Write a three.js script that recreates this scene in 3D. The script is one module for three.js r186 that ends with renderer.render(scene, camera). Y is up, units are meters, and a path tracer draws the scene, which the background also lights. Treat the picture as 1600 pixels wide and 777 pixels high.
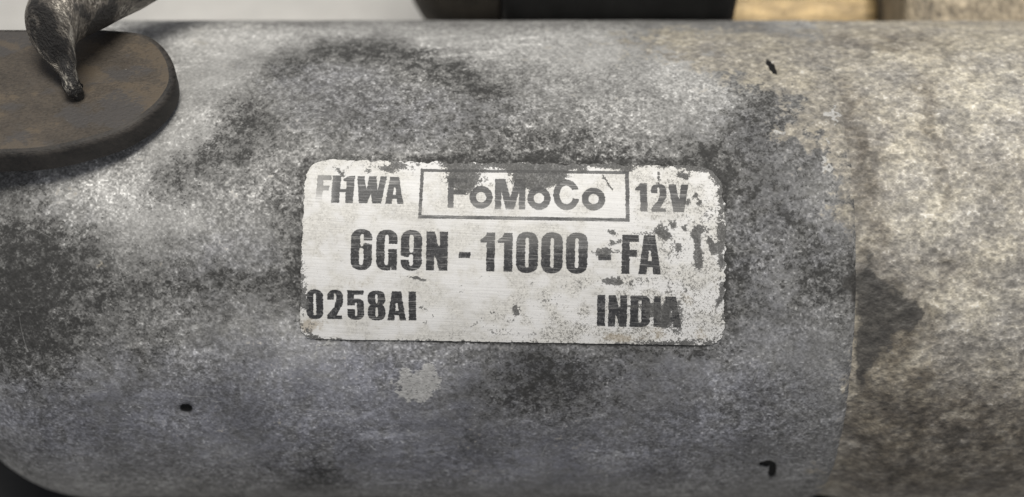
import * as THREE from 'three';
import { RoundedBoxGeometry } from 'three/addons/geometries/RoundedBoxGeometry.js';
import { RectAreaLightUniformsLib } from 'three/addons/lights/RectAreaLightUniformsLib.js';

// ---------------------------------------------------------------- camera, light, exposure
const MM = 0.001;
const R = 32.8;                       // radius of the motor casing, mm
const TILT = THREE.MathUtils.degToRad(60);   // the lens looks down at the bench by this angle
const scene = new THREE.Scene();
scene.background = new THREE.Color().setRGB(0.285, 0.295, 0.325);        // even cool fill added as ambient light, standing for the unseen room
const camera = new THREE.PerspectiveCamera(17.75, 1024 / 497, 0.01, 10);
const PAD = 4;                        // thickness of the added dark pad under the motor, mm
const AXIS = new THREE.Vector3(0, (R + PAD) * MM, 0);                          // motor axis height above the bench
const toLens = new THREE.Vector3(0, Math.sin(TILT), Math.cos(TILT)), lensUp = new THREE.Vector3(0, Math.cos(TILT), -Math.sin(TILT));
camera.up.copy(lensUp);
camera.position.copy(AXIS).addScaledVector(toLens, 221 * MM).addScaledVector(lensUp, 1.47 * MM);
camera.lookAt(camera.position.clone().sub(toLens));
camera.focus = 190 * MM; camera.userData.fStop = 11.5;
scene.add(camera);

RectAreaLightUniformsLib.init();
const lamp = new THREE.RectAreaLight(new THREE.Color(1, 0.965, 0.9), 21.5, 0.42, 0.3);
lamp.name = 'ceiling_lamp_light';
lamp.position.set(0.04, 0.95, -0.13); lamp.lookAt(0, 0, 0);
scene.add(lamp);

const renderer = new THREE.WebGLRenderer({ antialias: true });
renderer.toneMapping = THREE.LinearToneMapping;
renderer.toneMappingExposure = 1;
renderer.shadowMap.enabled = true;

// ---------------------------------------------------------------- noise and small helpers
function rng(seed) { let s = seed | 0; return () => { s = (s + 0x6d2b79f5) | 0; let t = Math.imul(s ^ (s >>> 15), 1 | s); t = (t + Math.imul(t ^ (t >>> 7), 61 | t)) ^ t; return ((t ^ (t >>> 14)) >>> 0) / 4294967296; }; }
const N = 512, TABLE = new Float32Array(N * N); { const r = rng(7); for (let i = 0; i < N * N; i++) TABLE[i] = r(); }
function vn(x, y) {                                   // value noise, 0..1
  const ix = Math.floor(x), iy = Math.floor(y); let fx = x - ix, fy = y - iy;
  fx = fx * fx * (3 - 2 * fx); fy = fy * fy * (3 - 2 * fy);
  const x0 = ix & 511, x1 = (ix + 1) & 511, y0 = (iy & 511) * N, y1 = ((iy + 1) & 511) * N;
  const a = TABLE[y0 + x0], b = TABLE[y0 + x1], c = TABLE[y1 + x0], d = TABLE[y1 + x1];
  return a + (b - a) * fx + (c - a + (a - b - c + d) * fx) * fy;
}
const rot = (x, y, k) => [x * 0.8 - y * 0.6 + k, x * 0.6 + y * 0.8 + k * 1.7];
function fbm(x, y, oct, k = 0) { let s = 0, a = 0.5, t = 0; for (let i = 0; i < oct; i++) { const [u, v] = rot(x, y, k + i * 17.3); s += a * vn(u, v); t += a; a *= 0.55; x *= 2.03; y *= 2.03; } return s / t; }
const clamp = (x, a = 0, b = 1) => (x < a ? a : x > b ? b : x);
const sst = (a, b, x) => { const t = clamp((x - a) / (b - a)); return t * t * (3 - 2 * t); };
const mix = (a, b, t) => a + (b - a) * t;
const spread = (n, k = 2.2) => clamp(0.5 + (n - 0.5) * k);           // widen the narrow histogram of layered noise
const lin2s = (c) => 255 * (c <= 0.0031308 ? 12.92 * c : 1.055 * Math.pow(clamp(c), 1 / 2.4) - 0.055);
const LUT = new Uint8Array(4097); for (let i = 0; i <= 4096; i++) LUT[i] = Math.round(lin2s(i / 4096));
const enc = (c) => LUT[c <= 0 ? 0 : c >= 1 ? 4096 : (c * 4096) | 0];
function dataTex(data, w, h, srgb, wrapT = THREE.ClampToEdgeWrapping, wrapS = THREE.ClampToEdgeWrapping) {
  const t = new THREE.DataTexture(data, w, h, THREE.RGBAFormat); t.magFilter = THREE.LinearFilter; t.minFilter = THREE.LinearFilter;
  if (srgb) t.colorSpace = THREE.SRGBColorSpace; t.wrapS = wrapS; t.wrapT = wrapT; t.needsUpdate = true; return t;
}
// a surface: shade(x, y) -> [r, g, b (linear), roughness, height 0..1] at metric x, y
function surface(w, h, x0, x1, y0, y1, shade, opts = {}) {
  const c = new Uint8Array(w * h * 4), q = new Uint8Array(w * h * 4), o = [0, 0, 0, 0, 0];
  for (let j = 0, i = 0; j < h; j++) for (let k = 0; k < w; k++, i += 4) {
    shade(x0 + (x1 - x0) * (k + 0.5) / w, y0 + (y1 - y0) * (j + 0.5) / h, o);
    c[i] = enc(o[0]); c[i + 1] = enc(o[1]); c[i + 2] = enc(o[2]); c[i + 3] = 255;
    q[i] = 255 * clamp(o[4]); q[i + 1] = 255 * clamp(o[3]); q[i + 2] = 0; q[i + 3] = 255;
  }
  const W = opts.wrap ?? THREE.ClampToEdgeWrapping, map = dataTex(c, w, h, true, W, opts.wrapS ?? THREE.ClampToEdgeWrapping), aux = dataTex(q, w, h, false, W, opts.wrapS ?? THREE.ClampToEdgeWrapping);
  return new THREE.MeshPhysicalMaterial({ map, roughnessMap: aux, roughness: 1, bumpMap: aux, bumpScale: opts.bump ?? 0.0001, metalness: opts.metal ?? 0, specularIntensity: opts.spec ?? 1 });
}
function part(name, geometry, material, parent) { const m = new THREE.Mesh(geometry, material); m.name = name; m.castShadow = m.receiveShadow = true; parent.add(m); return m; }
function grid(nu, nv, f, close) {                      // f(u, v) -> [x, y, z (mm), s, t]
  const p = [], uv = [], ix = [];
  for (let j = 0; j <= nv; j++) for (let i = 0; i <= nu; i++) { const q = f(i / nu, j / nv); p.push(q[0] * MM, q[1] * MM, q[2] * MM); uv.push(q[3], q[4]); }
  for (let j = 0; j < nv; j++) for (let i = 0; i < nu; i++) { const a = j * (nu + 1) + i, b = a + 1, c = a + nu + 1, d = c + 1; ix.push(a, b, d, a, d, c); }
  const g = new THREE.BufferGeometry(); g.setAttribute('position', new THREE.Float32BufferAttribute(p, 3)); g.setAttribute('uv', new THREE.Float32BufferAttribute(uv, 2)); g.setIndex(ix); g.computeVertexNormals();
  if (close) { const n = g.attributes.normal; for (let i = 0; i <= nu; i++) { const a = i, b = nv * (nu + 1) + i, v = new THREE.Vector3(n.getX(a) + n.getX(b), n.getY(a) + n.getY(b), n.getZ(a) + n.getZ(b)).normalize(); n.setXYZ(a, v.x, v.y, v.z); n.setXYZ(b, v.x, v.y, v.z); } }
  return g;
}

// ---------------------------------------------------------------- survey of the casing
// Stains and painted tones were read off the photograph; this turns a reading into millimetres along the axis (x) and around the girth (s).
function girth(row) { let a = -1.42, b = 1.42; for (let i = 0; i < 40; i++) { const m = (a + b) / 2; (2488 * R * Math.sin(m)) / (221 - R * Math.cos(m)) < 405 - row ? (a = m) : (b = m); } return (a + b) / 2; }
function onCasing(col, row) { const th = girth(row); return [((col - 800) * (221 - R * Math.cos(th))) / 2488, R * th]; }
function spots(list) {                                 // [col, row, half width, half height, turn, amount]
  return list.map(([col, row, w, h, turn = 0, amount = 1]) => {
    const [x, s] = onCasing(col, row), k = (onCasing(col, Math.max(row - 8, 44))[1] - onCasing(col, Math.min(row + 8, 766))[1]) / (Math.min(row + 8, 766) - Math.max(row - 8, 44)), t = (turn * Math.PI) / 180;
    return { x, s, w: w / 13.1, h: h * k, c: Math.cos(t), n: Math.sin(t), a: amount };
  });
}
function field(list, x0, x1, s0, s1, soft, n = 320) {  // coarse map of how strong a deposit or painted tone is
  const f = new Float32Array((n + 1) * (n + 1)), L = spots(list);
  for (let j = 0; j <= n; j++) for (let i = 0; i <= n; i++) {
    const x = x0 + ((x1 - x0) * i) / n, s = s0 + ((s1 - s0) * j) / n; let d = 0;
    for (const b of L) { const dx = x - b.x, ds = s - b.s, u = (dx * b.c + ds * b.n) / b.w, v = (-dx * b.n + ds * b.c) / b.h, q = u * u + v * v; if (q < 4) d = b.a < 0 ? d + b.a * Math.exp(-q * soft) : d + b.a * Math.exp(-q * soft) * (1 - Math.max(d, 0) * 0.6); }
    f[j * (n + 1) + i] = d;
  }
  return (x, s) => {
    const u = clamp(((x - x0) / (x1 - x0)) * n, 0, n - 0.001), v = clamp(((s - s0) / (s1 - s0)) * n, 0, n - 0.001), i = u | 0, j = v | 0, a = u - i, b = v - j, o = j * (n + 1) + i;
    return mix(mix(f[o], f[o + 1], a), mix(f[o + n + 1], f[o + n + 2], a), b);
  };
}
const S90 = (R * Math.PI) / 2, CX0 = -72, CX1 = 42;
const grimeAndShadeSpots = [
  [50, 465, 100, 115, 0, 1.15], [20, 400, 60, 70, 0, 0.4], [30, 560, 80, 60, 0, 0.35], [120, 420, 60, 60, 0, 0.2],
  [385, 190, 45, 38, 20, 0.55], [330, 235, 60, 30, 35, 0.45], [285, 275, 50, 26, 30, 0.4], [400, 240, 60, 60, 0, 0.2], [250, 310, 60, 26, 0, 0.25], [360, 155, 40, 20, 0, 0.2],
  [450, 102, 50, 18, 25, 0.5], [520, 80, 60, 18, 12, 0.6], [590, 77, 60, 18, -6, 0.62], [650, 92, 60, 20, -18, 0.6], [715, 115, 55, 24, -22, 0.62], [765, 142, 45, 20, -22, 0.5], [560, 160, 150, 50, 0, 0.12], [690, 170, 130, 40, 0, 0.16], [740, 210, 200, 45, 0, 0.2],  // arc of shade above the label painted into the colour, plus grime
  [320, 440, 110, 22, 3, 0.55], [420, 450, 60, 20, 0, 0.4], [250, 400, 60, 40, 0, 0.25], [240, 480, 60, 30, 0, 0.25], [330, 480, 60, 40, 0, 0.22],
  [850, 225, 120, 40, 0, 0.45], [850, 262, 60, 30, 0, 0.5], [1000, 240, 80, 26, 0, 0.3], [720, 250, 40, 22, 0, 0.3],
  [1170, 195, 45, 60, 0, 0.4], [1200, 165, 60, 26, -20, 0.32], [1125, 260, 40, 45, 0, 0.55], [1100, 245, 40, 16, -20, 0.5], [1190, 260, 80, 70, 0, 0.3],
  [1190, 350, 60, 80, 0, 0.35], [1250, 360, 26, 40, 10, 0.4], [1280, 430, 60, 40, 0, 0.35], [1150, 420, 36, 60, 0, 0.45], [1320, 420, 40, 80, 0, 0.4], [1140, 500, 30, 50, 0, 0.4], [1240, 450, 60, 40, 0, 0.25],
  [840, 600, 70, 45, -10, 0.55], [870, 570, 60, 26, 0, 0.35], [790, 625, 60, 24, 0, 0.35], [760, 560, 80, 24, 0, 0.25], [960, 560, 90, 40, 0, 0.25], [1060, 545, 90, 16, 0, 0.45], [910, 620, 80, 40, 0, 0.25], [735, 680, 30, 22, 0, 0.3],
  [500, 745, 45, 26, 0, 0.7], [560, 700, 60, 24, 0, 0.2], [250, 535, 60, 26, 0, 0.22], [230, 560, 26, 30, 0, 0.25],
  [1150, 720, 60, 26, 0, 0.2], [1230, 640, 80, 60, 0, 0.18], [1050, 640, 100, 40, 0, 0.15], [440, 330, 20, 60, 0, 0.35], [455, 430, 14, 90, 0, 0.3],
];
const paleSpots = [
  [330, 62, 130, 22, 0, 0.6], [480, 52, 120, 12, 0, 0.5], [700, 56, 120, 14, 0, 0.55], [880, 70, 160, 30, 0, 0.5], [330, 170, 60, 40, 0, 0.35], [470, 215, 60, 30, 0, 0.2],  // strip along the top edge painted paler to offset grazing light
  [310, 95, 120, 42, 0, 0.6], [240, 235, 90, 60, -20, 0.55], [200, 300, 110, 40, -25, 0.35], [330, 130, 80, 50, 0, 0.5], [400, 70, 90, 18, 0, 0.35], [930, 85, 190, 42, 0, 0.6], [1080, 120, 90, 40, 0, 0.4], [180, 330, 80, 50, -10, 0.4], [330, 340, 70, 40, 0, 0.35], [430, 290, 40, 50, 0, 0.25],
  [300, 520, 110, 22, 8, 0.35], [480, 560, 70, 70, 0, 0.35], [400, 500, 60, 40, 0, 0.25], [60, 250, 70, 20, 0, 0.25], [150, 280, 60, 20, 0, 0.2], [950, 745, 60, 24, 0, 0.4], [760, 750, 30, 12, 0, 0.35], [1270, 300, 30, 26, 0, 0.3], [860, 160, 120, 26, 0, 0.2],
  [510, 710, 40, 20, 0, 0.25], [1270, 640, 50, 90, 0, 0.2], [380, 730, 40, 20, 0, 0.25], [1210, 560, 60, 40, 0, 0.2], [1000, 180, 80, 30, 0, 0.3], [520, 90, 20, 8, 0, 0.3], [680, 560, 60, 20, 0, 0.3],
];
const blueSpots = [
  [280, 650, 300, 90, 0, 0.75], [620, 690, 260, 90, 0, 0.8], [900, 720, 260, 60, 0, 0.6], [560, 590, 140, 60, 0, 0.45], [1120, 640, 220, 100, 0, 0.6], [60, 660, 150, 70, 0, 0.5], [1200, 380, 160, 140, 0, 0.45], [660, 180, 220, 60, 0, 0.4], [480, 110, 120, 40, 0, 0.4], [1180, 200, 90, 80, 0, 0.35], [350, 420, 130, 90, 0, 0.3], [90, 330, 100, 60, 0, 0.2], [800, 570, 300, 40, 0, 0.4],
];
const tanSpots = [
  [1180, 75, 160, 40, 0, 0.7], [1120, 55, 160, 24, 0, 0.4], [1270, 120, 100, 70, 0, 0.9], [1060, 62, 90, 20, 0, 0.3], [1310, 210, 46, 90, 0, 0.8], [1330, 320, 26, 60, 0, 0.6], [1235, 205, 30, 24, 0, 0.55], [1150, 110, 60, 26, 0, 0.35], [900, 660, 26, 26, 0, 0.3], [735, 680, 26, 22, 0, 0.45], [90, 290, 60, 10, 0, 0.3], [300, 60, 60, 10, 0, 0.2], [880, 80, 40, 20, 0, 0.2], [1325, 620, 14, 90, 6, 0.4], [1285, 755, 14, 40, 20, 0.4], [158, 415, 8, 9, 0, 0.75], [243, 428, 6, 11, 0, 0.75], [600, 240, 10, 6, 0, 0.4],
];
const lumpSpots = [[652, 600, 40, 24, -6, 1.2], [1302, 178, 9, 18, 10, 0.75], [1293, 215, 6, 9, 0, 0.7], [1222, 200, 16, 9, 10, 0.6], [505, 535, 14, 6, 30, 0.7], [490, 548, 18, 5, 30, 0.5], [150, 525, 9, 10, 0, 0.5], [425, 88, 12, 6, 0, 0.5], [940, 742, 14, 7, 0, 0.5], [760, 762, 9, 5, 0, 0.5], [510, 698, 7, 6, 0, 0.6], [520, 56, 16, 4, 0, 0.4], [620, 50, 26, 5, 0, 0.3], [1285, 258, 9, 6, 20, 1]];
const blotSpots = [[1390, 480, 36, 34, 0, 1], [1368, 522, 24, 36, 20, 0.9], [1415, 492, 22, 18, 0, 0.8], [1358, 455, 20, 40, 0, 0.9], [1330, 440, 26, 22, 0, 0.5], [1440, 530, 16, 26, -20, 0.42], [1352, 560, 12, 34, 0, 0.7], [1348, 610, 9, 40, 6, 0.4], [1365, 400, 12, 30, 0, 0.4], [1360, 350, 16, 20, 0, 0.35], [1440, 580, 22, 30, 10, 0.3]];
const pits = [[1206, 101, 6, 13, 12], [1207, 736, 7, 13, 4], [1198, 725, 14, 5, -4], [290, 637, 11, 7, -20]].map(([c, r, w, h, t]) => spots([[c, r, w, h, t, 1]])[0]);
function pitDepth(x, s) { let d = 0; for (const b of pits) { const dx = x - b.x, ds = s - b.s; if (Math.abs(dx) > 2.5 || Math.abs(ds) > 3.5) continue; const u = (dx * b.c + ds * b.n) / b.w, v = (-dx * b.n + ds * b.c) / b.h, q = Math.sqrt(u * u + v * v) + 0.22 * (vn(x * 1.9, s * 1.9) - 0.5); d = Math.max(d, 1 - sst(0.8, 1.1, q)); } return d; }

// outline of the label, in readings: distance outside it (negative inside)
const LAB = { x0: 472, x1: 1127, y0: 249, y1: 532 };
function labelDist(col, row) { const y = row - (col - 800) * 0.0165, cx = (LAB.x0 + LAB.x1) / 2, cy = (LAB.y0 + LAB.y1) / 2, r = 32, qx = Math.abs(col - cx) - (LAB.x1 - LAB.x0) / 2 + r, qy = Math.abs(y - cy) - (LAB.y1 - LAB.y0) / 2 + r; return Math.hypot(Math.max(qx, 0), Math.max(qy, 0)) + Math.min(Math.max(qx, qy), 0) - r; }
const SC = 13.12;                                      // readings per millimetre on the label
const colOf = (x) => 800 + x * 13.15, rowOf = (s) => 405 - s * 13.0;

// ---------------------------------------------------------------- materials
// tan road dust and bare cast skin, shared by the housing and the places where the dust runs over the casing
const castRelief = (x, s) => 0.4 * fbm(x * 0.5, s * 0.6, 3, 31) + 0.6 * fbm(x * 1.25, s * 1.6, 3, 66);
function dust(x, s, o) {
  const rel = spread(castRelief(x, s), 1.9), g1 = vn(x * 2.2, s * 2.9 + 4), g2 = vn(x * 5 + 8, s * 5.8), lo = spread(fbm(x * 0.22 + 9, s * 0.3, 4, 20), 2);
  const e = 0.75 * (rel - 0.5) + 0.75 * (g1 - 0.5) + 0.55 * (g2 - 0.5) + 0.5 * (lo - 0.5), v = 0.30 * Math.pow(2, 1.35 * e), w = clamp(0.5 + 0.9 * (lo - 0.5) + 0.7 * (g1 - 0.5));
  o[0] = v * mix(1, 1.02, w); o[1] = v * mix(0.93, 0.925, w); o[2] = v * mix(0.825, 0.74, w);
  const glint = sst(0.70, 0.86, 0.42 * g1 + 0.33 * g2 + 0.25 * rel); o[0] = mix(o[0], 0.62, glint * 0.7); o[1] = mix(o[1], 0.6, glint * 0.7); o[2] = mix(o[2], 0.56, glint * 0.7);
  o[3] = e; return rel;
}
function scratchMask() {                               // hairline scuffs along and across the casing, in millimetres
  const c = document.createElement('canvas'); c.width = c.height = 2048; const k = c.getContext('2d'), r = rng(41); k.fillStyle = '#000'; k.fillRect(0, 0, 2048, 2048); k.lineCap = 'round';
  for (let i = 0; i < 170; i++) { const x = r() * 2048, y = r() * 2048, a = (r() - 0.5) * 1.1 + (r() < 0.2 ? 1.3 : 0), l = 20 + 150 * r() * r(), t = Math.floor(60 + 150 * r() * r()); k.strokeStyle = `rgb(${t},${t},${t})`; k.lineWidth = 1 + 2.2 * r() * r(); k.beginPath(); k.moveTo(x, y); k.quadraticCurveTo(x + Math.cos(a) * l * 0.5 + (r() - 0.5) * 10, y + Math.sin(a) * l * 0.5 + (r() - 0.5) * 10, x + Math.cos(a) * l, y + Math.sin(a) * l); k.stroke(); }
  const d = k.getImageData(0, 0, 2048, 2048).data; return (x, s) => d[4 * (clamp(((s + S90) / (2 * S90)) * 2048 | 0, 0, 2047) * 2048 + clamp(((x - CX0) / (CX1 - CX0)) * 2048 | 0, 0, 2047))] / 255;
}
function casingMaterial() {
  const scratch = scratchMask();
  const grimeAndShade = field(grimeAndShadeSpots, CX0, CX1, -S90, S90, 1.0), pale = field(paleSpots, CX0, CX1, -S90, S90, 1.0), blue = field(blueSpots, CX0, CX1, -S90, S90, 1), tan = field(tanSpots, CX0, CX1, -S90, S90, 1.0), lump = field(lumpSpots, CX0, CX1, -S90, S90, 1, 900), blot = field(blotSpots, CX0, CX1, -S90, S90, 1, 600), D = [0, 0, 0, 0];
  return surface(2048, 2048, CX0, CX1, -S90, S90, (x, s, o) => {
    const n1 = fbm(x * 0.45, s * 0.45, 4, 3) - 0.5, n2 = fbm(x * 0.45, s * 0.45, 4, 91) - 0.5, wx = x + 3.4 * n1, ws = s + 3.4 * n2;
    const g1 = vn(x * 3.3, s * 3.6 + 9), g2 = vn(x * 6.1 + 5, s * 6.4), g3 = vn(x * 1.5, s * 1.7 + 77), g4 = vn(x * 0.7 + 3, s * 0.7 + 8);
    const grain = 0.95 * (g1 - 0.5) + 0.85 * (g2 - 0.5) + 0.45 * (g3 - 0.5), fine = clamp(0.5 + grain * 0.6), med = spread(0.45 * g3 + 0.55 * g4, 1.5);
    const cloud = spread(fbm(x * 0.15, s * 0.15, 5, 12), 2.2) - 0.5;
    const P = pale(wx, ws), G0 = grimeAndShade(wx, ws), B = blue(wx, ws), T = tan(wx, ws);
    const col = colOf(x), row = rowOf(s), ld = labelDist(col, row); let edge = 0;
    if (ld > -14 && ld < 30) { const ragged = vn(x * 0.8, s * 0.8); edge = row > 500 ? 0.75 * (1 - sst(1.5, 5 + 5 * ragged, Math.abs(ld))) : 0.6 * (1 - sst(2, 12 + 14 * ragged, Math.abs(ld))) * (0.3 + ragged); }
    const cl = spread(fbm(x * 1.2, s * 1.35, 4, 63), 2.4), G = clamp(G0 * (0.5 + 0.4 * med + 0.75 * cl) + edge + 0.16 * sst(0.62, 0.85, cl) * (1 - P), 0, 1.2), p = clamp(P * (0.55 + 0.9 * (1 - med)), 0, 1), bl = clamp(B * (0.6 + 0.8 * med));
    // zinc: scoured bright or painted paler along the top, tinted darker blue-grey, or filled with black grease; the flaked grain shows through all of it
    const tone = 0.95 * p - 0.4 * bl - 1.5 * G + 0.8 * cloud + 0.4 * (med - 0.5) + 0.14, amp = (1.3 + 0.5 * G - 0.35 * bl) * (0.6 + 0.85 * spread(fbm(x * 0.11 + 4, s * 0.13, 3, 48), 2.2));
    let v = 0.222 * Math.pow(2, tone + amp * grain * (1 - 0.45 * p)); v = 0.022 + v * 0.93;
    const g5 = vn(x * 5 + 2, s * 5.2 + 31), g6 = vn(x * 8.6 + 60, s * 8.8), gu = clamp(0.5 + 1.4 * (0.52 * g5 + 0.36 * g6 + 0.12 * g3 - 0.5)), speck = sst(-0.09, 0.09, 0.74 * G + 0.06 * (med - 0.5) - 0.03 - gu); v = mix(v, 0.034, speck * 0.7);
    const rub = sst(0.68, 0.9, vn(x * 0.10 + s * 0.05 + 11, s * 0.9 - x * 0.16 + 3)) * sst(0.45, 0.7, fbm(x * 0.07, s * 0.09, 3, 29)); v *= 1 + 0.45 * rub;
    const cool = clamp(bl * 0.95 - p * 0.3 - G * 0.4);
    let r = v * mix(1, 0.965, cool), g = v * mix(0.985, 0.975, cool), b = v * mix(0.945, 1.085, cool);
    const fleck = sst(0.74, 0.90, 0.5 * g2 + 0.45 * g1 + 0.1 * cloud + 0.06 * p) * (1 - 0.6 * G) * (1 - 0.5 * p); r += fleck * 0.2; g += fleck * 0.2; b += fleck * 0.195;
    dust(x, s, D);
    const t = sst(0.30, 0.72, T + 0.5 * (med - 0.5) + 0.35 * grain + 0.5 * n1 - 0.35 * G) * 0.92; r = mix(r, D[0] * 0.95, t); g = mix(g, D[1] * 0.95, t); b = mix(b, D[2] * 0.95, t);
    const bx = x + 2.2 * n1, bs = s + 2.2 * n2, bq = sst(0.34, 0.5, blot(bx, bs) + 0.15 * grain + 0.2 * (med - 0.5)) * 0.9, bv = 0.05 * Math.pow(2, 0.9 * grain); r = mix(r, bv, bq); g = mix(g, bv * 0.95, bq); b = mix(b, bv * 0.88, bq);
    const lq = sst(0.40, 0.62, lump(x + 1.6 * (g3 - 0.5) + 3 * n1, s + 1.6 * (g4 - 0.5) + 3 * n2) + 0.2 * grain), crack = 1 - 0.6 * sst(0.03, 0.0, Math.abs(fbm(x * 0.7, s * 1.9, 3, 55) - 0.5)), lv = 0.46 * crack * Math.pow(2, 0.35 * grain);
    r = mix(r, lv, lq * 0.85); g = mix(g, lv * 0.985, lq * 0.85); b = mix(b, lv * 0.94, lq * 0.85);
    const sc = scratch(x, s) * (1 - 0.5 * G); r = mix(r, 0.42, sc); g = mix(g, 0.415, sc); b = mix(b, 0.4, sc);
    const pit = pitDepth(x, s); r = mix(r, 0.012, pit); g = mix(g, 0.012, pit); b = mix(b, 0.012, pit);
    o[0] = r; o[1] = g; o[2] = b; o[3] = Math.max(0.62 + 0.2 * clamp(G) + 0.25 * (0.5 - fine) + 0.12 * t, pit * 0.95); o[4] = 0.42 + 0.42 * grain * 0.6 + 0.2 * (med - 0.5) + 0.25 * lq + 0.3 * t * D[3];
  }, { wrap: THREE.MirroredRepeatWrapping, bump: 0.00011, metal: 0.05, spec: 0.55 });
}
const HX0 = 40, HX1 = 96;
function housingMaterial() {
  const dark = field([[1390, 500, 60, 60, 0, 0.5], [1440, 600, 60, 60, 0, 0.35], [1370, 660, 60, 90, 0, 0.4], [1500, 710, 170, 70, 0, 0.55], [1420, 730, 120, 60, 0, 0.5], [1480, 660, 120, 30, 0, 0.3], [1590, 740, 60, 60, 0, 0.35], [1325, 180, 26, 70, 12, 0.35], [1345, 240, 24, 80, 0, 0.45], [1460, 220, 18, 80, 8, 0.3], [1450, 150, 20, 50, -8, 0.2], [1370, 360, 26, 60, 0, 0.35], [1370, 60, 120, 20, 0, 0.3], [1560, 260, 60, 40, 0, 0.15], [1500, 420, 60, 20, 0, 0.2], [1540, 620, 60, 30, 0, 0.2]], HX0, HX1, -S90, S90, 1.0);
  const pale = field([[1530, 180, 110, 80, 0, 0.45], [1430, 300, 60, 60, 0, 0.4], [1470, 350, 60, 26, 30, 0.45], [1570, 110, 60, 60, 0, 0.45], [1420, 560, 40, 24, 0, 0.35], [1540, 470, 110, 60, 0, 0.4], [1390, 110, 60, 30, 0, 0.3], [1560, 330, 60, 60, 0, 0.2], [1490, 620, 50, 30, 0, 0.25]], HX0, HX1, -S90, S90, 1.0);
  const blot = field(blotSpots, HX0, HX1, -S90, S90, 1, 600), D = [0, 0, 0, 0];
  return surface(1024, 2048, HX0, HX1, -S90, S90, (x, s, o) => {
    const n1 = fbm(x * 0.45, s * 0.45, 4, 3) - 0.5, n2 = fbm(x * 0.45, s * 0.45, 4, 91) - 0.5, wx = x + 5 * n1, ws = s + 5 * n2;
    const g3 = vn(x * 1.5, s * 1.7 + 77), g4 = vn(x * 0.7 + 3, s * 0.7 + 8), med = spread(0.45 * g3 + 0.55 * g4, 1.5);
    const rel = dust(x, s, D), e = D[3], k = Math.pow(2, 0.5 * pale(wx, ws) * (1.5 - med) - 2.0 * clamp(dark(wx, ws) * (0.4 + 1.2 * med)) + 0.1);
    let r = D[0] * k, g = D[1] * Math.pow(k, 1.06), b = D[2] * Math.pow(k, 1.12);
    const bx = x + 2.2 * n1, bs = s + 2.2 * n2, bq = sst(0.32, 0.6, blot(bx, bs) + 0.3 * e + 0.25 * (med - 0.5)) * 0.9, bv = 0.046 * Math.pow(2, 0.8 * e); r = mix(r, bv, bq); g = mix(g, bv * 0.94, bq); b = mix(b, bv * 0.86, bq);
    o[0] = r; o[1] = g; o[2] = b; o[3] = 0.62 - 0.15 * e; o[4] = clamp(0.45 + 0.4 * (rel - 0.5) + 0.35 * e);
  }, { wrap: THREE.MirroredRepeatWrapping, wrapS: THREE.MirroredRepeatWrapping, bump: 0.00016 });
}

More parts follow.
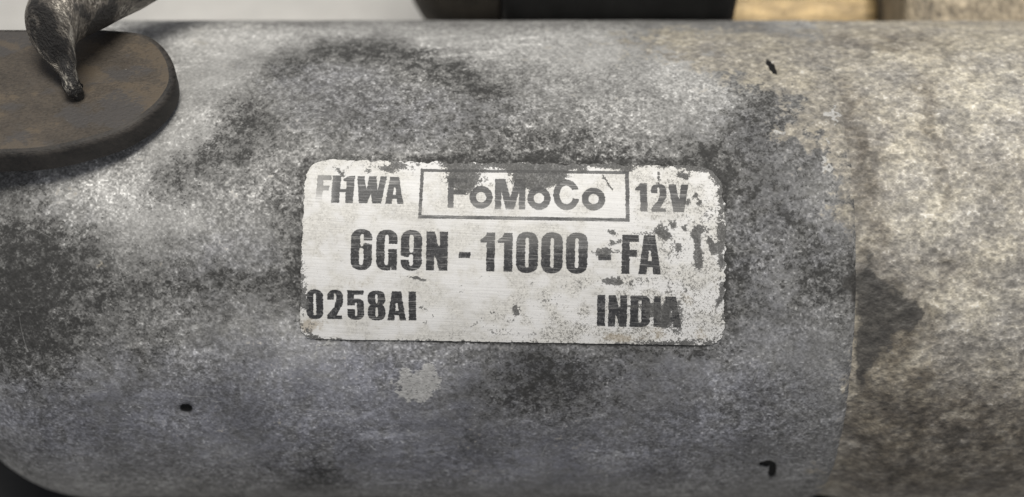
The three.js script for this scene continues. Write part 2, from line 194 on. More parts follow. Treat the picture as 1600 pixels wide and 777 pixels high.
// ---- print on the label. Every character is drawn as its own shape, in the heavy narrow face of the photograph.
const TW = 2048, TX0 = 455, TX1 = 1145, TY0 = 232, TY1 = 550, TS = TW / (TX1 - TX0), TH = Math.round((TY1 - TY0) * TS);
function inkMask() {
  const canvas = document.createElement('canvas'); canvas.width = TW; canvas.height = TH; const ink = canvas.getContext('2d');
  const tmp = document.createElement('canvas'); tmp.width = 400; tmp.height = 400; const c = tmp.getContext('2d');
  let w = 1, h = 1;
  const X = (u) => 40 + u * w, Y = (v) => 40 + v * h;
  const poly = (...q) => { c.beginPath(); for (let i = 0; i < q.length; i += 2) c[i ? 'lineTo' : 'moveTo'](X(q[i]), Y(q[i + 1])); c.closePath(); c.fill(); };
  const box = (a, b, d, e) => poly(a, b, d, b, d, e, a, e);
  const rr = (a, b, d, e, ru, rv) => { const x0 = X(a), y0 = Y(b), x1 = X(d), y1 = Y(e), rx = ru * w, ry = rv * h; c.beginPath(); c.moveTo(x0 + rx, y0); c.lineTo(x1 - rx, y0); c.quadraticCurveTo(x1 - rx * 0.15, y0 + ry * 0.1, x1, y0 + ry); c.lineTo(x1, y1 - ry); c.quadraticCurveTo(x1 - rx * 0.15, y1 - ry * 0.1, x1 - rx, y1); c.lineTo(x0 + rx, y1); c.quadraticCurveTo(x0 + rx * 0.15, y1 - ry * 0.1, x0, y1 - ry); c.lineTo(x0, y0 + ry); c.quadraticCurveTo(x0 + rx * 0.15, y0 + ry * 0.1, x0 + rx, y0); c.closePath(); c.fill(); };
  const cut = (f) => { c.globalCompositeOperation = 'destination-out'; f(); c.globalCompositeOperation = 'source-over'; };
  const ring = (a, b, d, e, t) => { c.beginPath(); c.ellipse((X(a) + X(d)) / 2, (Y(b) + Y(e)) / 2, (X(d) - X(a)) / 2, (Y(e) - Y(b)) / 2, 0, 0, 7); c.fill(); cut(() => { c.beginPath(); c.ellipse((X(a) + X(d)) / 2, (Y(b) + Y(e)) / 2, (X(d) - X(a)) / 2 - t * w, (Y(e) - Y(b)) / 2 - t * w, 0, 0, 7); c.fill(); }); };
  const G = {
    0: () => { rr(0, 0, 1, 1, 0.42, 0.2); cut(() => rr(0.42, 0.14, 0.58, 0.86, 0.07, 0.05)); },
    1: () => { box(0.42, 0, 1, 1); poly(0.45, 0, 0.62, 0, 0.45, 0.26, 0, 0.26, 0, 0.18, 0.3, 0.1); },
    2: () => { rr(0, 0, 1, 0.62, 0.42, 0.2); cut(() => { rr(0.42, 0.13, 0.56, 0.7, 0.06, 0.05); box(-0.1, 0.34, 0.5, 1.1); poly(0.46, 0.5, 1.1, 0.5, 1.1, 0.75, 0.46, 0.75); }); poly(0.52, 0.42, 1, 0.36, 0.98, 0.5, 0.58, 0.87, 0.95, 0.87, 0.95, 1, 0, 1, 0, 0.86, 0.42, 0.6); },
    5: () => { box(0, 0, 0.98, 0.15); box(0, 0, 0.42, 0.52); rr(0, 0.27, 1, 1, 0.4, 0.17); box(0, 0.2, 0.36, 0.5); cut(() => { rr(0.46, 0.42, 0.58, 0.87, 0.05, 0.05); box(-0.1, 0.51, 0.5, 0.63); box(0.42, 0.15, 1.1, 0.28); }); },
    6: () => { rr(0, 0, 1, 1, 0.42, 0.2); cut(() => { rr(0.44, 0.13, 0.6, 0.42, 0.06, 0.06); rr(0.4, 0.46, 0.6, 0.88, 0.08, 0.06); poly(0.55, 0.28, 1.1, 0.28, 1.1, 0.38, 0.9, 0.36, 0.72, 0.335, 0.55, 0.36); }); },
    8: () => { rr(0, 0, 1, 0.52, 0.42, 0.17); rr(0, 0.44, 1, 1, 0.42, 0.17); cut(() => { rr(0.44, 0.13, 0.57, 0.42, 0.05, 0.05); rr(0.44, 0.56, 0.57, 0.88, 0.05, 0.05); }); },
    9: () => { rr(0, 0, 1, 1, 0.42, 0.2); cut(() => { rr(0.4, 0.12, 0.6, 0.55, 0.08, 0.06); rr(0.4, 0.6, 0.58, 0.88, 0.06, 0.06); poly(-0.1, 0.62, 0.1, 0.645, 0.3, 0.675, 0.45, 0.65, 0.45, 0.73, -0.1, 0.73); }); },
    G: () => { rr(0, 0, 1, 1, 0.42, 0.2); box(0.72, 0.8, 1, 0.985); cut(() => { rr(0.4, 0.13, 0.58, 0.87, 0.07, 0.06); box(0.5, 0.35, 1.1, 0.475); box(0.4, 0.475, 0.5, 0.6); poly(0.72, 0.9, 0.76, 1.05, 0.66, 1.05); }); },
    A: () => { poly(0.26, 0, 0.74, 0, 1, 1, 0.66, 1, 0.62, 0.82, 0.4, 0.82, 0.36, 1, 0, 1); cut(() => poly(0.47, 0.4, 0.55, 0.4, 0.59, 0.66, 0.43, 0.66)); },
    V: () => poly(0, 0, 0.38, 0, 0.52, 0.55, 0.64, 0, 1, 0, 0.76, 1, 0.24, 1),
    W: () => { poly(0, 0, 0.24, 0, 0.34, 0.5, 0.4, 0, 0.64, 0, 0.71, 0.52, 0.78, 0, 1, 0, 0.86, 1, 0.57, 1, 0.49, 0.66, 0.4, 1, 0.12, 1); },
    N: () => { box(0, 0, 0.38, 1); box(0.62, 0, 1, 1); poly(0, 0, 0.38, 0, 1, 1, 0.62, 1); cut(() => { poly(0.38, -0.05, 0.6, -0.05, 0.6, 0.34, 0.55, 0.38); poly(0.4, 1.05, 0.6, 1.05, 0.46, 0.66, 0.4, 0.7); }); },
    D: () => { rr(0, 0, 1, 1, 0.36, 0.2); box(0, 0, 0.5, 1); cut(() => rr(0.42, 0.15, 0.56, 0.85, 0.05, 0.04)); },
    I: () => box(0, 0, 1, 1), '-': () => box(0, 0, 1, 1),
    F: () => { box(0, 0, 0.46, 1); box(0, 0, 1, 0.18); box(0, 0.38, 0.9, 0.56); },
    H1: () => { box(0, 0, 0.38, 1); box(0.3, 0.5, 0.7, 0.61); box(0.64, 0.04, 1, 1); poly(0.5, 0.12, 0.72, 0.02, 1, 0, 1, 0.3, 0.62, 0.22, 0.48, 0.2); },
    f: () => { box(0, 0, 0.3, 1); box(0, 0, 1, 0.16); box(0, 0.4, 0.9, 0.56); },
    o: () => ring(0, 0, 1, 1, 0.28),
    M: () => { box(0, 0, 0.21, 1); box(0.79, 0, 1, 1); poly(0, 0, 0.34, 0, 0.5, 0.6, 0.66, 0, 1, 0, 1, 0.3, 0.63, 1, 0.37, 1, 0, 0.2); cut(() => { poly(0.21, 0.42, 0.37, 1.02, 0.21, 1.02); poly(0.79, 0.42, 0.63, 1.02, 0.79, 1.02); }); },
    C: () => { ring(0, 0, 1, 1, 0.24); cut(() => poly(0.55, 0.5, 0.75, 0.34, 1.1, 0.3, 1.1, 0.64, 0.8, 0.62)); box(0.0, 0.45, 0.02, 0.55); },
  };
  const put = (key, x0, y0, x1, y1, lean = 0.05) => {
    w = (x1 - x0) * TS; h = (y1 - y0) * TS; c.clearRect(0, 0, 400, 400); c.fillStyle = '#000'; G[key]();
    ink.save(); ink.transform(1, 0.012, -lean, 1, (x0 - TX0) * TS + lean * h * 0.5, (y0 - TY0) * TS); ink.drawImage(tmp, -40, -40); ink.restore();
  };
  put('F', 495, 271, 517, 315); put('H1', 519, 271.5, 553.5, 315.5); put('W', 557, 272.5, 604, 316); put('A', 602.5, 273.5, 631, 317, 0);
  put('f', 700, 275.5, 731, 323, 0.01); put('o', 734, 288, 770, 324.5, 0); put('M', 773.5, 277, 821, 325.5, 0.01); put('o', 824, 289.5, 860.5, 326.5, 0); put('C', 864.5, 278, 905.5, 327, 0); put('o', 909, 291, 945.5, 327.5, 0);
  put('1', 992, 284, 1011, 329, 0); put('2', 1017, 285, 1041, 329.5, 0); put('V', 1044, 286, 1075.5, 330, 0);
  put('6', 550, 356, 583, 419, 0.02); put('G', 589.5, 357, 622, 419.5, 0.02); put('9', 627.5, 357.5, 660.5, 420, 0.02); put('N', 667, 360, 700.5, 419.5, 0.02); put('-', 717.5, 391.5, 735.5, 400.5, 0);
  put('1', 751, 361.5, 773.5, 421, 0.02); put('1', 778, 362, 801, 421.5, 0.02); put('0', 806.5, 360.5, 840.5, 423.5, 0.02); put('0', 845.5, 361, 879, 424, 0.02); put('0', 884, 361.5, 917.5, 424.5, 0.02);
  put('-', 934, 395, 954, 404, 0); put('F', 970.5, 365, 997, 425, 0.02); put('A', 996, 365.5, 1031.5, 425.5, 0);
  put('0', 480.5, 448.5, 506.5, 495, 0.01); put('2', 513, 449, 537.5, 495, 0.01); put('5', 544, 450, 570, 496, 0); put('8', 576, 450.5, 603, 497, 0); put('A', 606, 451.5, 635.5, 497, 0); put('I', 639.5, 452, 651, 497, 0);
  put('I', 932.5, 457, 945, 506, 0.01); put('N', 950, 457.5, 979, 507, 0.01); put('D', 984, 458, 1015, 507.5, 0.01); put('I', 1020.5, 459, 1031.5, 507.5, 0); put('A', 1030, 459.5, 1064, 508, 0);
  const P = (x, y) => [(x - TX0) * TS, (y - TY0) * TS], bar = (a, b, d, e) => { ink.beginPath(); [a, b, d, e].forEach((q, i) => ink[i ? 'lineTo' : 'moveTo'](...P(...q))); ink.closePath(); ink.fill(); };
  ink.fillStyle = '#000';
  bar([657.5, 260.5], [983, 264.5], [983, 269.5], [657.5, 265.5]); bar([654.3, 334.5], [983, 339.5], [983, 345], [654.3, 339.8]); bar([657.5, 260.5], [662.6, 260.5], [659.6, 340], [654.3, 339.8]); bar([977, 264.5], [983.2, 264.5], [983, 345], [977, 345]);
  const img = ink.getImageData(0, 0, TW, TH).data, m = new Float32Array(TW * TH); for (let i = 0; i < TW * TH; i++) m[i] = img[i * 4 + 3] / 255; return m;
}
function labelMaterial() {
  const ink = inkMask(), at = (x, y) => { const i = clamp(Math.round((x - TX0) * TS), 0, TW - 1), j = clamp(Math.round((y - TY0) * TS), 0, TH - 1); return ink[j * TW + i]; };
  // grimy flakes over the label: [col, row, half width, half height, turn, amount]
  const flakes = [[715, 278, 20, 16, 30, 1], [722, 262, 16, 14, 0, 0.9], [705, 250, 22, 10, 0, 0.7], [728, 290, 14, 12, 0, 0.8], [760, 283, 26, 8, 10, 0.35], [735, 275, 22, 10, 0, 0.35], [848, 262, 32, 20, 10, 1.1], [830, 278, 18, 12, 0, 0.9], [812, 272, 18, 14, -30, 0.8], [868, 276, 16, 9, -25, 0.9], [880, 255, 20, 8, 0, 0.8], [905, 250, 30, 7, 0, 0.7], [912, 263, 9, 5, 0, 0.7], [960, 255, 26, 7, 0, 0.75], [980, 262, 9, 7, 0, 0.7], [835, 290, 18, 8, 0, 0.5], [790, 258, 30, 7, 0, 0.5], [770, 252, 30, 5, 0, 0.5], [745, 262, 16, 8, 0, 0.45], [1108, 330, 14, 26, 0, 0.3], [1080, 340, 30, 12, 0, 0.28], [1060, 400, 30, 26, 0, 0.25], [1005, 435, 60, 8, 0, 0.25],
    [620, 254, 16, 7, 0, 0.55], [560, 258, 70, 8, 0, 0.3], [531, 266, 7, 5, 20, 0.6], [536, 272, 5, 4, 0, 0.6], [640, 262, 40, 10, 0, 0.2], [575, 266, 6, 5, 0, 0.4], [602, 260, 8, 4, 0, 0.4], [610, 266, 8, 5, 0, 0.35],
    [1066, 272, 8, 4, 10, 1], [1073, 275, 5, 4, -30, 0.9], [1030, 272, 2.5, 10, -5, 0.8], [1028, 286, 3, 6, 20, 0.6], [1086, 304, 5, 6, 30, 0.8], [1091, 315, 5, 5, 0, 0.9], [1073, 314, 6, 6, 0, 0.9], [1066, 300, 8, 6, 0, 0.4], [1100, 258, 30, 8, -12, 0.8], [1070, 254, 26, 5, 0, 0.7], [1119, 275, 12, 14, 0, 0.7], [1126, 310, 6, 24, 0, 0.4],
    [1031, 358, 8, 8, 0, 1], [1040, 366, 6, 5, 0, 0.7], [1050, 350, 5, 5, 0, 1], [1069, 355, 4, 5, 0, 0.9], [1085, 362, 7, 9, 20, 1], [1088, 385, 6, 20, -6, 1.1], [1090, 408, 6, 10, 0, 1], [1108, 378, 5, 14, -10, 1], [1118, 385, 9, 8, -25, 1.1], [1124, 405, 6, 9, 0, 0.9], [1058, 386, 5, 7, 0, 0.5], [1125, 360, 8, 14, 0, 0.8], [1095, 357, 8, 6, 0, 0.6],
    [955, 361, 8, 4, 20, 1], [956, 377, 5, 4, 0, 1], [940, 391, 9, 6, 10, 0.9], [949, 388, 6, 5, 0, 0.7], [935, 398, 10, 3, 0, 0.5], [966, 375, 5, 4, 0, 0.7], [960, 392, 14, 3, 0, 0.4], [955, 436, 12, 4.5, 5, 1], [966, 436, 5, 5, 0, 0.8], [984, 440, 3, 4, 0, 0.5], [926, 392, 8, 2.5, 0, 0.4], [1005, 362, 26, 5, 0, 0.4], [1045, 372, 26, 20, 0, 0.22], [1000, 390, 60, 34, 0, 0.16], [975, 440, 70, 10, 0, 0.15],
    [650, 431, 12, 3, 14, 0.9], [661, 434, 6, 2, 25, 0.6], [947, 280, 2.6, 12, -28, 0.9], [955, 292, 1.6, 6, -20, 0.7], [808, 484, 6, 7, 0, 0.9], [804, 477, 3, 6, 30, 0.6], [797, 497, 10, 4, 10, 0.5], [770, 485, 10, 4, 40, 0.35], [757, 492, 26, 3, -35, 0.35], [720, 445, 5, 7, 0, 0.35], [722, 455, 9, 5, 0, 0.25], [760, 430, 14, 4, 0, 0.25], [830, 440, 7, 5, 0, 0.4], [850, 466, 30, 12, 0, 0.18], [880, 470, 40, 20, 0, 0.2], [780, 515, 30, 9, 0, 0.35], [830, 520, 40, 8, 0, 0.3], [700, 520, 30, 6, 0, 0.25], [740, 505, 30, 8, 0, 0.25], [870, 505, 30, 10, 0, 0.2], [800, 465, 40, 12, 0, 0.15], [900, 440, 40, 14, 0, 0.2],
    [1020, 482, 14, 10, -30, 1], [1034, 490, 10, 14, 0, 1.1], [1012, 472, 10, 5, 30, 0.9], [990, 475, 14, 2.5, 2, 0.9], [1046, 470, 7, 22, 0, 0.7], [1058, 480, 8, 18, 0, 0.6], [1040, 503, 8, 6, 0, 0.9], [1060, 500, 8, 12, 0, 0.5], [1055, 515, 14, 9, 0, 0.5], [1067, 455, 6, 14, 10, 0.35], [1030, 532, 40, 5, 0, 0.6], [1090, 530, 30, 6, 0, 0.5], [1126, 450, 4, 12, 0, 0.9], [1121, 468, 3.5, 8, 20, 0.8], [1075, 452, 10, 8, 0, 0.2], [1090, 445, 10, 12, 0, 0.2],
    [470, 345, 8, 50, 0, 0.25], [474, 430, 10, 30, 0, 0.35], [478, 472, 8, 14, 0, 0.6], [475, 460, 10, 12, 0, 0.4], [486, 512, 10, 8, 20, 0.35], [490, 525, 14, 5, 20, 0.8], [515, 530, 24, 5, 0, 0.35], [490, 500, 10, 8, 0, 0.3], [660, 477, 4, 3, 0, 0.6], [675, 490, 3, 3, 0, 0.6], [665, 501, 6, 3, 0, 0.4], [534, 408, 4, 4, 0, 0.35], [665, 481, 6, 4, 0, 0.4]];
  const tans = [[481, 508, 14, 12, 0, 0.9], [500, 503, 16, 9, 0, 0.4], [955, 522, 22, 9, 0, 0.6], [985, 527, 30, 7, 0, 0.6], [1025, 512, 12, 12, 0, 0.5], [1040, 522, 14, 9, 0, 0.4], [1090, 520, 16, 14, 0, 0.6], [1055, 455, 20, 9, 0, 0.35], [1077, 470, 12, 20, 0, 0.3], [1115, 440, 10, 16, 0, 0.4], [930, 505, 14, 9, 0, 0.2], [725, 272, 16, 14, 0, 0.2], [560, 435, 50, 12, 0, 0.18], [640, 445, 60, 12, 0, 0.16], [500, 400, 30, 26, 0, 0.14]];
  const gather = (list) => { const n = 4, W = Math.ceil((TX1 - TX0) * n / 4) + 2, H = Math.ceil((TY1 - TY0) * n / 4) + 2, f = new Float32Array(W * H); for (const [x, y, w, h, t, a] of list) { const c = Math.cos(t * Math.PI / 180), s = Math.sin(t * Math.PI / 180), q0 = Math.max(w, h) * 2; for (let j = Math.max(0, Math.floor(y - q0 - TY0)); j < Math.min(H, y + q0 - TY0); j++) for (let i = Math.max(0, Math.floor(x - q0 - TX0)); i < Math.min(W, x + q0 - TX0); i++) { const dx = i + TX0 - x, dy = j + TY0 - y, u = (dx * c + dy * s) / w, v = (-dx * s + dy * c) / h; f[j * W + i] += a * Math.exp(-0.9 * (u * u + v * v)); } } return (x, y) => { const u = clamp(x - TX0, 0, W - 1.01), v = clamp(y - TY0, 0, H - 1.01), i = u | 0, j = v | 0, a = u - i, b = v - j, o = j * W + i; return mix(mix(f[o], f[o + 1], a), mix(f[o + W], f[o + W + 1], a), b); }; };
  const G = gather(flakes), T = gather(tans);
  return surface(TW, TH, TX0, TX1, TY1, TY0, (x, y, o) => {
    const g1 = vn(x * 0.42, y * 0.42), g2 = vn(x * 0.85 + 9, y * 0.85), g3 = vn(x * 0.17, y * 0.17 + 60), fine = spread(0.45 * g1 + 0.4 * g2 + 0.15 * g3, 1.4), med = spread(fbm(x * 0.05, y * 0.05, 4, 9), 2), brush = vn(x * 0.03 + y * 0.02, y * 1.1 - x * 0.06), brush2 = vn(x * 0.02, y * 0.55 + x * 0.03 + 30);
    const ex = x + 0.9 * (vn(x * 0.05, y * 0.5) - 0.5) + 1.1 * (g1 - 0.5), ey = y + 0.7 * (g2 - 0.5);
    const soil = sst(0.25, 0.75, 0.5 * med + 0.5 * spread(fbm(x * 0.018, y * 0.03, 4, 70), 2)); let v = 0.70 - 0.17 * soil * fine * 1.6 + 0.09 * (brush - 0.5) + 0.06 * (med - 0.5) + 0.08 * (fine - 0.5);
    let r = v, g = v * (0.985 - 0.012 * soil), b = v * (0.955 - 0.05 * soil);
    // rubbed lower right of the label: the white coat is peppered
    const ld = labelDist(x, y), rim = (1 - sst(0, y > 480 ? 7 : 16, -ld)) * (0.25 + 0.9 * g3 * med) * (x < 640 && y < 420 ? 0.35 : 1);
    const worn = sst(0.3, 0.7, clamp((x - 640) / 420) * 0.5 + clamp((y - 380) / 150) * 0.3 + 0.25 * (med - 0.5)) ;
    const g7 = vn(x * 1.25 + 3, y * 1.25), pep = sst(0.72, 0.86, 0.62 * g7 + 0.38 * g1 + 0.17 * worn + 0.03 * soil + 0.12 * (g3 - 0.5)) * (0.2 + 0.6 * worn); r = mix(r, 0.11, pep); g = mix(g, 0.105, pep); b = mix(b, 0.095, pep);
    const spk = sst(0.86, 0.92, 0.7 * g7 + 0.3 * g2 + 0.05 * soil + 0.03 * worn) * 0.75; r = mix(r, 0.2, spk); g = mix(g, 0.19, spk); b = mix(b, 0.17, spk);
    // ink: scratched by the brush marks, thin on the first letter and high on the figures
    let k = at(ex, ey);
    const thin = 0.55 * (1 - sst(500, 524, x)) * (row1(y)) * sst(285, 318, y + 6 * (g3 - 0.5)) + 0.35 * (1 - sst(505, 530, x)) * row1(y) + 0.14 * sst(740, 760, x) * (1 - sst(925, 935, x)) * row2(y) * (1 - sst(372, 400, y + 10 * (med - 0.5))) + 0.18 * sst(308, 326, y + 6 * (med - 0.5)) * sst(650, 655, x) * row1(y) + 0.25 * sst(333, 335, y) * (1 - sst(346, 347, y)) * med;
    k *= 1 - clamp(thin + 0.3 * sst(0.6, 0.95, brush) * sst(0.3, 0.7, brush2) + 0.1 * sst(0.6, 0.9, fine));
    const iv = 0.036 + 0.03 * (brush - 0.5) + 0.03 * (fine - 0.5); r = mix(r, iv, k); g = mix(g, iv, k); b = mix(b, iv * 1.04, k);
    const scr = sst(0.965, 0.99, vn(x * 0.012 + y * 0.01 + 5, y * 0.9 - x * 0.05 + 11)) * 0.5; r = mix(r, 0.55, scr); g = mix(g, 0.545, scr); b = mix(b, 0.53, scr);
    const tq = sst(0.3, 0.8, T(x, y) + 0.5 * (fine - 0.5) + 0.4 * (med - 0.5)) * 0.6; r = mix(r, 0.34, tq); g = mix(g, 0.285, tq); b = mix(b, 0.205, tq);
    const gq = sst(0.40, 0.62, G(x + 3 * (g3 - 0.5), y + 3 * (g1 - 0.5)) + 0.75 * (fine - 0.5) + 0.7 * rim); const gv = 0.085 * Math.pow(2, 3.2 * (fine - 0.55) * (1 - 0.6 * k)); r = mix(r, gv, gq * 0.92); g = mix(g, gv * 0.985, gq * 0.92); b = mix(b, gv * 0.95, gq * 0.92);
    o[0] = r; o[1] = g; o[2] = b; o[3] = 0.5 + 0.25 * gq + 0.1 * (fine - 0.5) + 0.1 * worn; o[4] = 0.4 + 0.1 * (fine - 0.5) + 0.08 * k + 0.3 * gq * fine + 0.15 * (brush - 0.5);
  }, { bump: 0.00006 });
}
const row1 = (y) => (y > 266 && y < 332 ? 1 : 0), row2 = (y) => (y > 352 && y < 430 ? 1 : 0);

function rustPlateMaterial() {
  return surface(1024, 1024, -70, -30, -20, 20, (x, y, o) => {
    const f1 = spread(0.5 * vn(x * 3, y * 5) + 0.5 * vn(x * 6.3, y * 8 + 4), 1.4), m1 = spread(fbm(x * 0.25, y * 0.35, 4, 5), 2.2), m2 = spread(fbm(x * 0.18 + 7, y * 0.3, 4, 44), 2.2);
    let v = 0.7 + 0.35 * (f1 - 0.5) + 0.3 * (m1 - 0.5), r = 0.088 * v, g = 0.070 * v, b = 0.051 * v;
    const d = sst(0.45, 0.75, m2 + 0.2 * (f1 - 0.5)) * 0.7; r = mix(r, 0.05, d); g = mix(g, 0.047, d); b = mix(b, 0.046, d);
    const oc = sst(0.62, 0.85, m1 + 0.25 * (f1 - 0.5)) * 0.5; r = mix(r, 0.105, oc); g = mix(g, 0.078, oc); b = mix(b, 0.048, oc);
    const sp = sst(0.93, 0.97, 0.5 * vn(x * 2.1 + 3, y * 2.6) + 0.5 * vn(x * 4.4, y * 5)); r = mix(r, 0.45, sp); g = mix(g, 0.42, sp); b = mix(b, 0.36, sp);
    o[0] = r; o[1] = g; o[2] = b; o[3] = 0.6 + 0.15 * (f1 - 0.5); o[4] = 0.5 + 0.4 * (f1 - 0.5) + 0.2 * (m1 - 0.5);
  }, { bump: 0.00006 });
}
function studMaterial() {
  return surface(1024, 512, 0, 45, 0, 22, (x, y, o) => {
    const f1 = spread(0.5 * vn(x * 2.2, y * 2.2) + 0.5 * vn(x * 5, y * 5 + 4), 1.4), m1 = spread(fbm(x * 0.35, y * 0.35, 4, 5), 2.2);
    let v = 0.8 + 0.8 * (f1 - 0.5), r = 0.2 * v, g = 0.178 * v, b = 0.15 * v;
    const k = Math.max(sst(0.5, 0.72, m1 + 0.3 * (f1 - 0.5)) * 0.85, sst(29, 34, x + 9 * (m1 - 0.5) + 4 * (f1 - 0.5)) * 0.9); r = mix(r, 0.03, k); g = mix(g, 0.029, k); b = mix(b, 0.028, k);
    const w = sst(0.66, 0.84, (1 - m1) * 0.6 + 0.4 * f1) * 0.8; r = mix(r, 0.42, w); g = mix(g, 0.39, w); b = mix(b, 0.33, w);
    o[0] = r; o[1] = g; o[2] = b; o[3] = 0.42 + 0.2 * k; o[4] = 0.5 + 0.5 * (f1 - 0.5) + 0.3 * (m1 - 0.5);
  }, { bump: 0.00025, wrap: THREE.MirroredRepeatWrapping, wrapS: THREE.MirroredRepeatWrapping, metal: 0.35 });
}
function benchMaterial() {
  return surface(1024, 1024, 0, 300, 0, 300, (x, y, o) => {
    const m = spread(fbm(x * 0.06, y * 0.06, 5, 3), 2.2), f = vn(x * 1.3, y * 1.3), v = 0.52 + 0.16 * (m - 0.5) + 0.05 * (f - 0.5), d = sst(0.7, 0.9, m) * 0.25;
    o[0] = mix(v, 0.4, d); o[1] = mix(v * 0.97, 0.36, d); o[2] = mix(v * 0.91, 0.3, d); o[3] = 0.6; o[4] = 0.5 + 0.3 * (f - 0.5);
  }, { bump: 0.0001, wrap: THREE.MirroredRepeatWrapping, wrapS: THREE.MirroredRepeatWrapping });
}
function mottled(r, g, b, rough, bump, amount = 0.5) {
  return surface(512, 512, 0, 40, 0, 40, (x, y, o) => { const f = spread(0.5 * vn(x * 3, y * 3) + 0.5 * vn(x * 7, y * 7), 1.3), m = spread(fbm(x * 0.3, y * 0.3, 4, 8), 2), v = 1 + amount * (f - 0.5) + amount * (m - 0.5); o[0] = r * v; o[1] = g * v; o[2] = b * v; o[3] = rough + 0.15 * (f - 0.5); o[4] = 0.5 + 0.5 * (f - 0.5); }, { bump, wrap: THREE.MirroredRepeatWrapping, wrapS: THREE.MirroredRepeatWrapping });
}

// ---------------------------------------------------------------- bench
const bench = part('bench_top', new RoundedBoxGeometry(0.7, 0.024, 0.5, 2, 0.003), benchMaterial(), scene);
bench.position.set(0, -0.012, -0.06); bench.userData.kind = 'structure'; bench.userData.label = 'pale bench top under the starter motor'; bench.userData.category = 'bench top';

// ---------------------------------------------------------------- black pad added under the motor to darken the shaded gap
const pad = part('added_dark_pad', new RoundedBoxGeometry(0.2, PAD * MM, 0.075, 3, 0.0012), mottled(0.014, 0.014, 0.014, 0.8, 0.0001), scene);
pad.position.set(-0.02, (PAD / 2 + 0.02) * MM, 0.016); pad.userData = { label: 'black pad added under the starter motor to darken the shade there', category: 'pad' };

// ---------------------------------------------------------------- starter motor
const motor = new THREE.Group(); motor.name = 'starter_motor'; scene.add(motor);
motor.userData = { label: 'grimy grey metal starter motor with worn white part label', category: 'starter motor' };
motor.position.copy(AXIS); motor.rotation.x = -TILT;
const ring3 = (x, rad, th) => [x, rad * Math.sin(th), rad * Math.cos(th)];

{ // casing: a rolled tube with a rounded shoulder at the left and a rolled lip at the seam
  const prof = []; const X0 = -74, X1 = 41.2, F = 18, L = 1.6;
  for (let i = 0; i <= 6; i++) prof.push([X0, ((R - F) * i) / 6, 0]);
  for (let i = 1; i <= 40; i++) { const a = (i / 40) * Math.PI / 2; prof.push([X0 + F - F * Math.cos(a), R - F + F * Math.sin(a), i / 40]); }
  const n = 300; for (let i = 1; i <= n; i++) prof.push([X0 + F + ((X1 - L - X0 - F) * i) / n, R, 1]);
  for (let i = 1; i <= 6; i++) { const a = (i / 6) * Math.PI / 2; prof.push([X1 - L + L * Math.sin(a), R - L + L * Math.cos(a), 1]); }
  prof.push([X1, R - 3.5, 0]);
  const nu = prof.length - 1;
  const geo = grid(nu, 640, (u, v) => {
    const th = (v * 2 - 1) * Math.PI, q = prof[Math.round(u * nu)], s = R * th, x = q[0];
    let d = 0; if (q[2] > 0) d = q[2] * (0.16 * (fbm(x * 0.09, s * 0.09, 2, 71) - 0.5) + 0.06 * (fbm(x * 0.5, s * 0.5, 3, 23) - 0.5) - 0.4 * pitDepth(x, s) + 0.22 * sst(38, 40.2, x) * (fbm(x * 0.3, s * 0.45, 3, 14) - 0.45));
    return [...ring3(x, q[1] + d, th), (x - CX0) / (CX1 - CX0), 0.5 + th / Math.PI];
  }, true);
  part('casing', geo, casingMaterial(), motor);
}
const castMat = housingMaterial();
const housing = part('drive_housing', grid(220, 560, (u, v) => {
  const th = (v * 2 - 1) * Math.PI, x = 39 + u * 56, s = R * th, fill = sst(0.05, 0.55, th + 0.5 * (fbm(x * 0.3, s * 0.3, 3, 17) - 0.5)) * (1 - sst(1.9, 2.3, th)), rad = R - mix(0.5, 0.1, Math.max(fill, sst(41, 49, x))) + 0.7 * sst(0.2, 1, -th) * sst(42, 48, x) + 0.42 * (castRelief(x, s) - 0.5);
  return [...ring3(x, rad, th), (x - HX0) / (HX1 - HX0), 0.5 + th / Math.PI];
}, true), castMat, motor);
{ const g = new RoundedBoxGeometry(44 * MM, 56 * MM, 22 * MM, 3, 2.5 * MM); const f = part('mounting_flange', g, mottled(0.42, 0.35, 0.25, 0.65, 0.0003, 0.9), housing); f.position.set(76.5 * MM, 50 * MM, -9 * MM); }

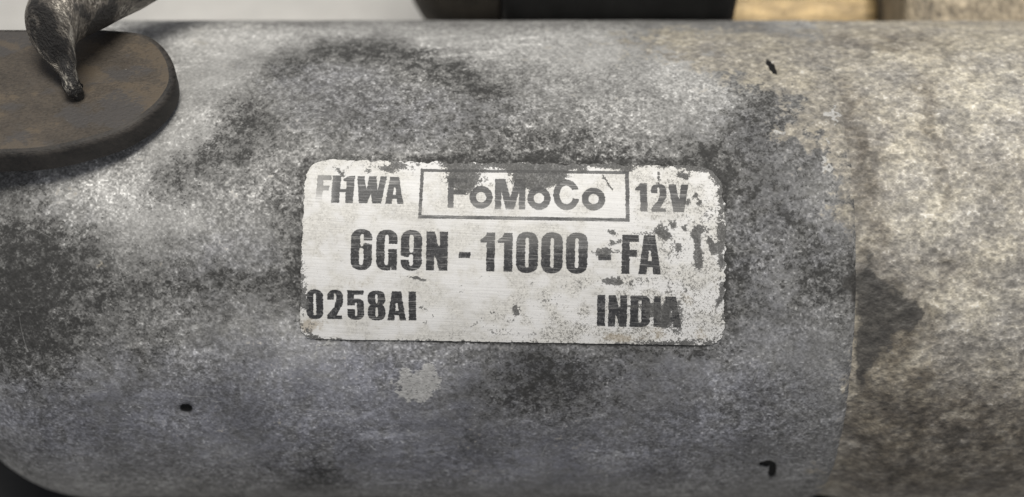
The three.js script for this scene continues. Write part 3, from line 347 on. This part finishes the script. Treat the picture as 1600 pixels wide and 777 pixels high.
{ // the printed label, a thin sheet wrapped round the casing with a ragged edge
  const nu = 420, nv = 180, th = 0.09, corner = 34;
  const inset = (d, r) => (d >= r ? 0 : r - Math.sqrt(Math.max(0, r * r - (r - d) * (r - d))));
  const at = (u, v, lift) => {
    const H = LAB.y1 - LAB.y0, dt = v * H, db = (1 - v) * H, rag = (a, b) => fbm(a, b, 3, 37) - 0.5;
    const xl = LAB.x0 + 6 - 8 * v + inset(dt, corner) * 0.8 + inset(db, 22) * 0.7 + 5 * rag(v * 30, 1) + 2.5 * rag(v * 130, 3) , xr = LAB.x1 + 3 - inset(dt, 40) * 1.1 - inset(db, 26) * 0.9 + 10 * rag(v * 30, 9) + 3 * rag(v * 140, 21);
    const col = mix(xl, xr, u), row = LAB.y0 + dt + (col - 800) * 0.0165 + (1 - v) * (9 * rag(u * 60, 4) + 2) + v * 2 * rag(u * 70, 14) ;
    const x = (col - 800) / 13.13, s = (405 - row) / 12.98 + 0, a = s / R, rad = R + lift + 0.08 * (fbm(x * 0.09, s * 0.09, 2, 71) - 0.5) + 0.05;
    return [...ring3(x, rad, a), (col - TX0) / (TX1 - TX0), (TY1 - row) / (TY1 - TY0)];
  };
  const top = grid(nu, nv, (u, v) => at(u, 1 - v, th));
  // skirt down to the casing gives the sheet its thickness
  const p = Array.from(top.attributes.position.array), uv = Array.from(top.attributes.uv.array), ix = Array.from(top.index.array);
  const rim = []; for (let i = 0; i <= nu; i++) rim.push([i / nu, 0]); for (let j = 1; j <= nv; j++) rim.push([1, j / nv]); for (let i = nu - 1; i >= 0; i--) rim.push([i / nu, 1]); for (let j = nv - 1; j >= 0; j--) rim.push([0, j / nv]);
  const b0 = p.length / 3; for (const [u, v] of rim) for (const l of [th, -0.12]) { const q = at(u, 1 - v, l); p.push(q[0] * MM, q[1] * MM, q[2] * MM); uv.push(q[3], q[4]); }
  for (let i = 0; i + 1 < rim.length; i++) { const a = b0 + 2 * i; ix.push(a, a + 1, a + 3, a, a + 3, a + 2); }
  const g = new THREE.BufferGeometry(); g.setAttribute('position', new THREE.Float32BufferAttribute(p, 3)); g.setAttribute('uv', new THREE.Float32BufferAttribute(uv, 2)); g.setIndex(ix); g.computeVertexNormals();
  const lab = part('printed_label', g, labelMaterial(), motor);
  lab.userData.label = 'worn white label printed FoMoCo, 12V, 6G9N-11000-FA, 0258AI and INDIA';
}

{ // end bush closing the left end
  const pr = [[-73, 0], [-73, 11], [-74.5, 12], [-79, 12], [-80, 11.4], [-80, 0]];
  part('end_bush', grid(pr.length - 1, 96, (u, v) => { const q = pr[Math.round(u * (pr.length - 1))], th = (v * 2 - 1) * Math.PI; return [...ring3(q[0], q[1], th), u * 2, v * 6]; }, true), mottled(0.1, 0.095, 0.085, 0.6, 0.0001), motor);
}

{ // brown strap bolted against the casing, with a bent stud biting into it
  const th = THREE.MathUtils.degToRad(36), T = 3.7;
  const pts = [[-80, -12.2], [-64, -11.8], [-59.2, -11.5], [-54.8, -11.2], [-50.5, -10.07], [-45.6, -7.9], [-42.3, -4.8], [-40.8, -1.95], [-40.5, 0.6], [-41.4, 3.74], [-43.3, 6.5], [-45.9, 8.1], [-50.3, 8.7], [-58, 8.8], [-80, 8.8]].map(([x, y]) => new THREE.Vector2(x * MM, y * MM));
  const sh = new THREE.Shape(); sh.moveTo(pts[0].x, pts[0].y); sh.splineThru(pts.slice(1, 13)); sh.lineTo(pts[14].x, pts[14].y);
  const g = new THREE.ExtrudeGeometry(sh, { depth: (T - 1.6) * MM, bevelEnabled: true, bevelThickness: 0.8 * MM, bevelSize: 0.8 * MM, bevelOffset: -0.8 * MM, bevelSegments: 6, curveSegments: 60 });
  const uv = g.attributes.uv, pp = g.attributes.position; for (let i = 0; i < uv.count; i++) uv.setXY(i, (pp.getX(i) / MM + 70) / 40, (pp.getY(i) / MM + 20 + pp.getZ(i) / MM) / 40);
  const m = rustPlateMaterial(); m.map.wrapS = m.map.wrapT = m.bumpMap.wrapS = m.bumpMap.wrapT = THREE.MirroredRepeatWrapping;
  const strap = part('strap_plate', g, [m, mottled(0.036, 0.031, 0.026, 0.7, 0.0001, 0.9)], motor);  // side walls get a darker material that paints in their shade
  strap.rotation.x = -th; strap.position.set(0, (R + 1.2) * MM * Math.sin(th), (R + 1.2) * MM * Math.cos(th));
  strap.userData.label = 'brown rusty strap plate with a rounded end';
  const C = [[-36, 44, 4, 3.2], [-44, 37.6, 18, 3.3], [-48.6, 33.2, 26, 3.5], [-51.4, 30.9, 30, 3.75], [-53.7, 29.1, 33, 4], [-54.2, 27, 34.3, 3.8], [-53.4, 24.9, 34.2, 2.9], [-52.6, 22.7, 33.4, 1.9], [-52, 20.9, 32.9, 1.25], [-51.7, 19.9, 32.3, 0.9], [-51.6, 19.5, 31.4, 0.7]];
  const cv = new THREE.CatmullRomCurve3(C.map((q) => new THREE.Vector3(q[0], q[1], q[2]))), nu = 90, nv = 40, fr = cv.computeFrenetFrames(nu);
  const rad = (u) => { const k = u * (C.length - 1), i = Math.min(C.length - 2, k | 0), f = k - i; return mix(C[i][3], C[i + 1][3], f * f * (3 - 2 * f)); };
  const studG = grid(nu, nv, (u, v) => { const i = Math.round(u * nu), p = cv.getPoint(u), a = -v * 2 * Math.PI, n = fr.normals[i], b = fr.binormals[i], r = rad(u) * (1 + 0.07 * (fbm(u * 14, Math.cos(a) * 2.2 + Math.sin(a) * 1.4 + 7, 3, 4) - 0.5)); return [p.x + r * (Math.cos(a) * n.x + Math.sin(a) * b.x), p.y + r * (Math.cos(a) * n.y + Math.sin(a) * b.y), p.z + r * (Math.cos(a) * n.z + Math.sin(a) * b.z), u, v]; }, true);
  const stud = part('bent_stud', studG, studMaterial(), motor); stud.userData.label = 'bent grimy metal stud with a pointed end';
}

{ // solenoid lying behind the casing
  const lathe = (pr, seg = 128) => grid(pr.length - 1, seg, (u, v) => { const q = pr[Math.round(u * (pr.length - 1))], th = (v * 2 - 1) * Math.PI; return [...ring3(q[0], q[1], th), q[0] / 40, v * 4]; }, true);
  const at = (m) => m.position.set(0, 56 * MM, -12 * MM);
  const body = part('solenoid', lathe([[-1.5, 0], [-1.5, 24], [-0.7, 24.8], [0.5, 25], [30, 25], [31, 24.5], [31, 10]]), mottled(0.012, 0.012, 0.012, 0.55, 0.00005), motor); at(body);
  part('terminal_cap', lathe([[-15, 0], [-15, 15], [-14.4, 18.5], [-13, 20.8], [-10.5, 22.4], [-6, 23.4], [-2, 23.8], [-1.4, 23.4], [-1.4, 10]]), mottled(0.075, 0.064, 0.05, 0.75, 0.00005), body);
  const collar = part('brass_sleeve', lathe([[30.6, 0], [30.6, 6.3], [31, 6.9], [31.8, 7.4], [33, 7.6], [52, 7.6], [53.2, 7.4], [54, 6.9], [54, 0]]), Object.assign(mottled(0.36, 0.26, 0.13, 0.4, 0.0001, 0.9), { metalness: 0.3 }), body); collar.position.set(0, (35 - 56) * MM, -8.6 * MM);
}

renderer.render(scene, camera);
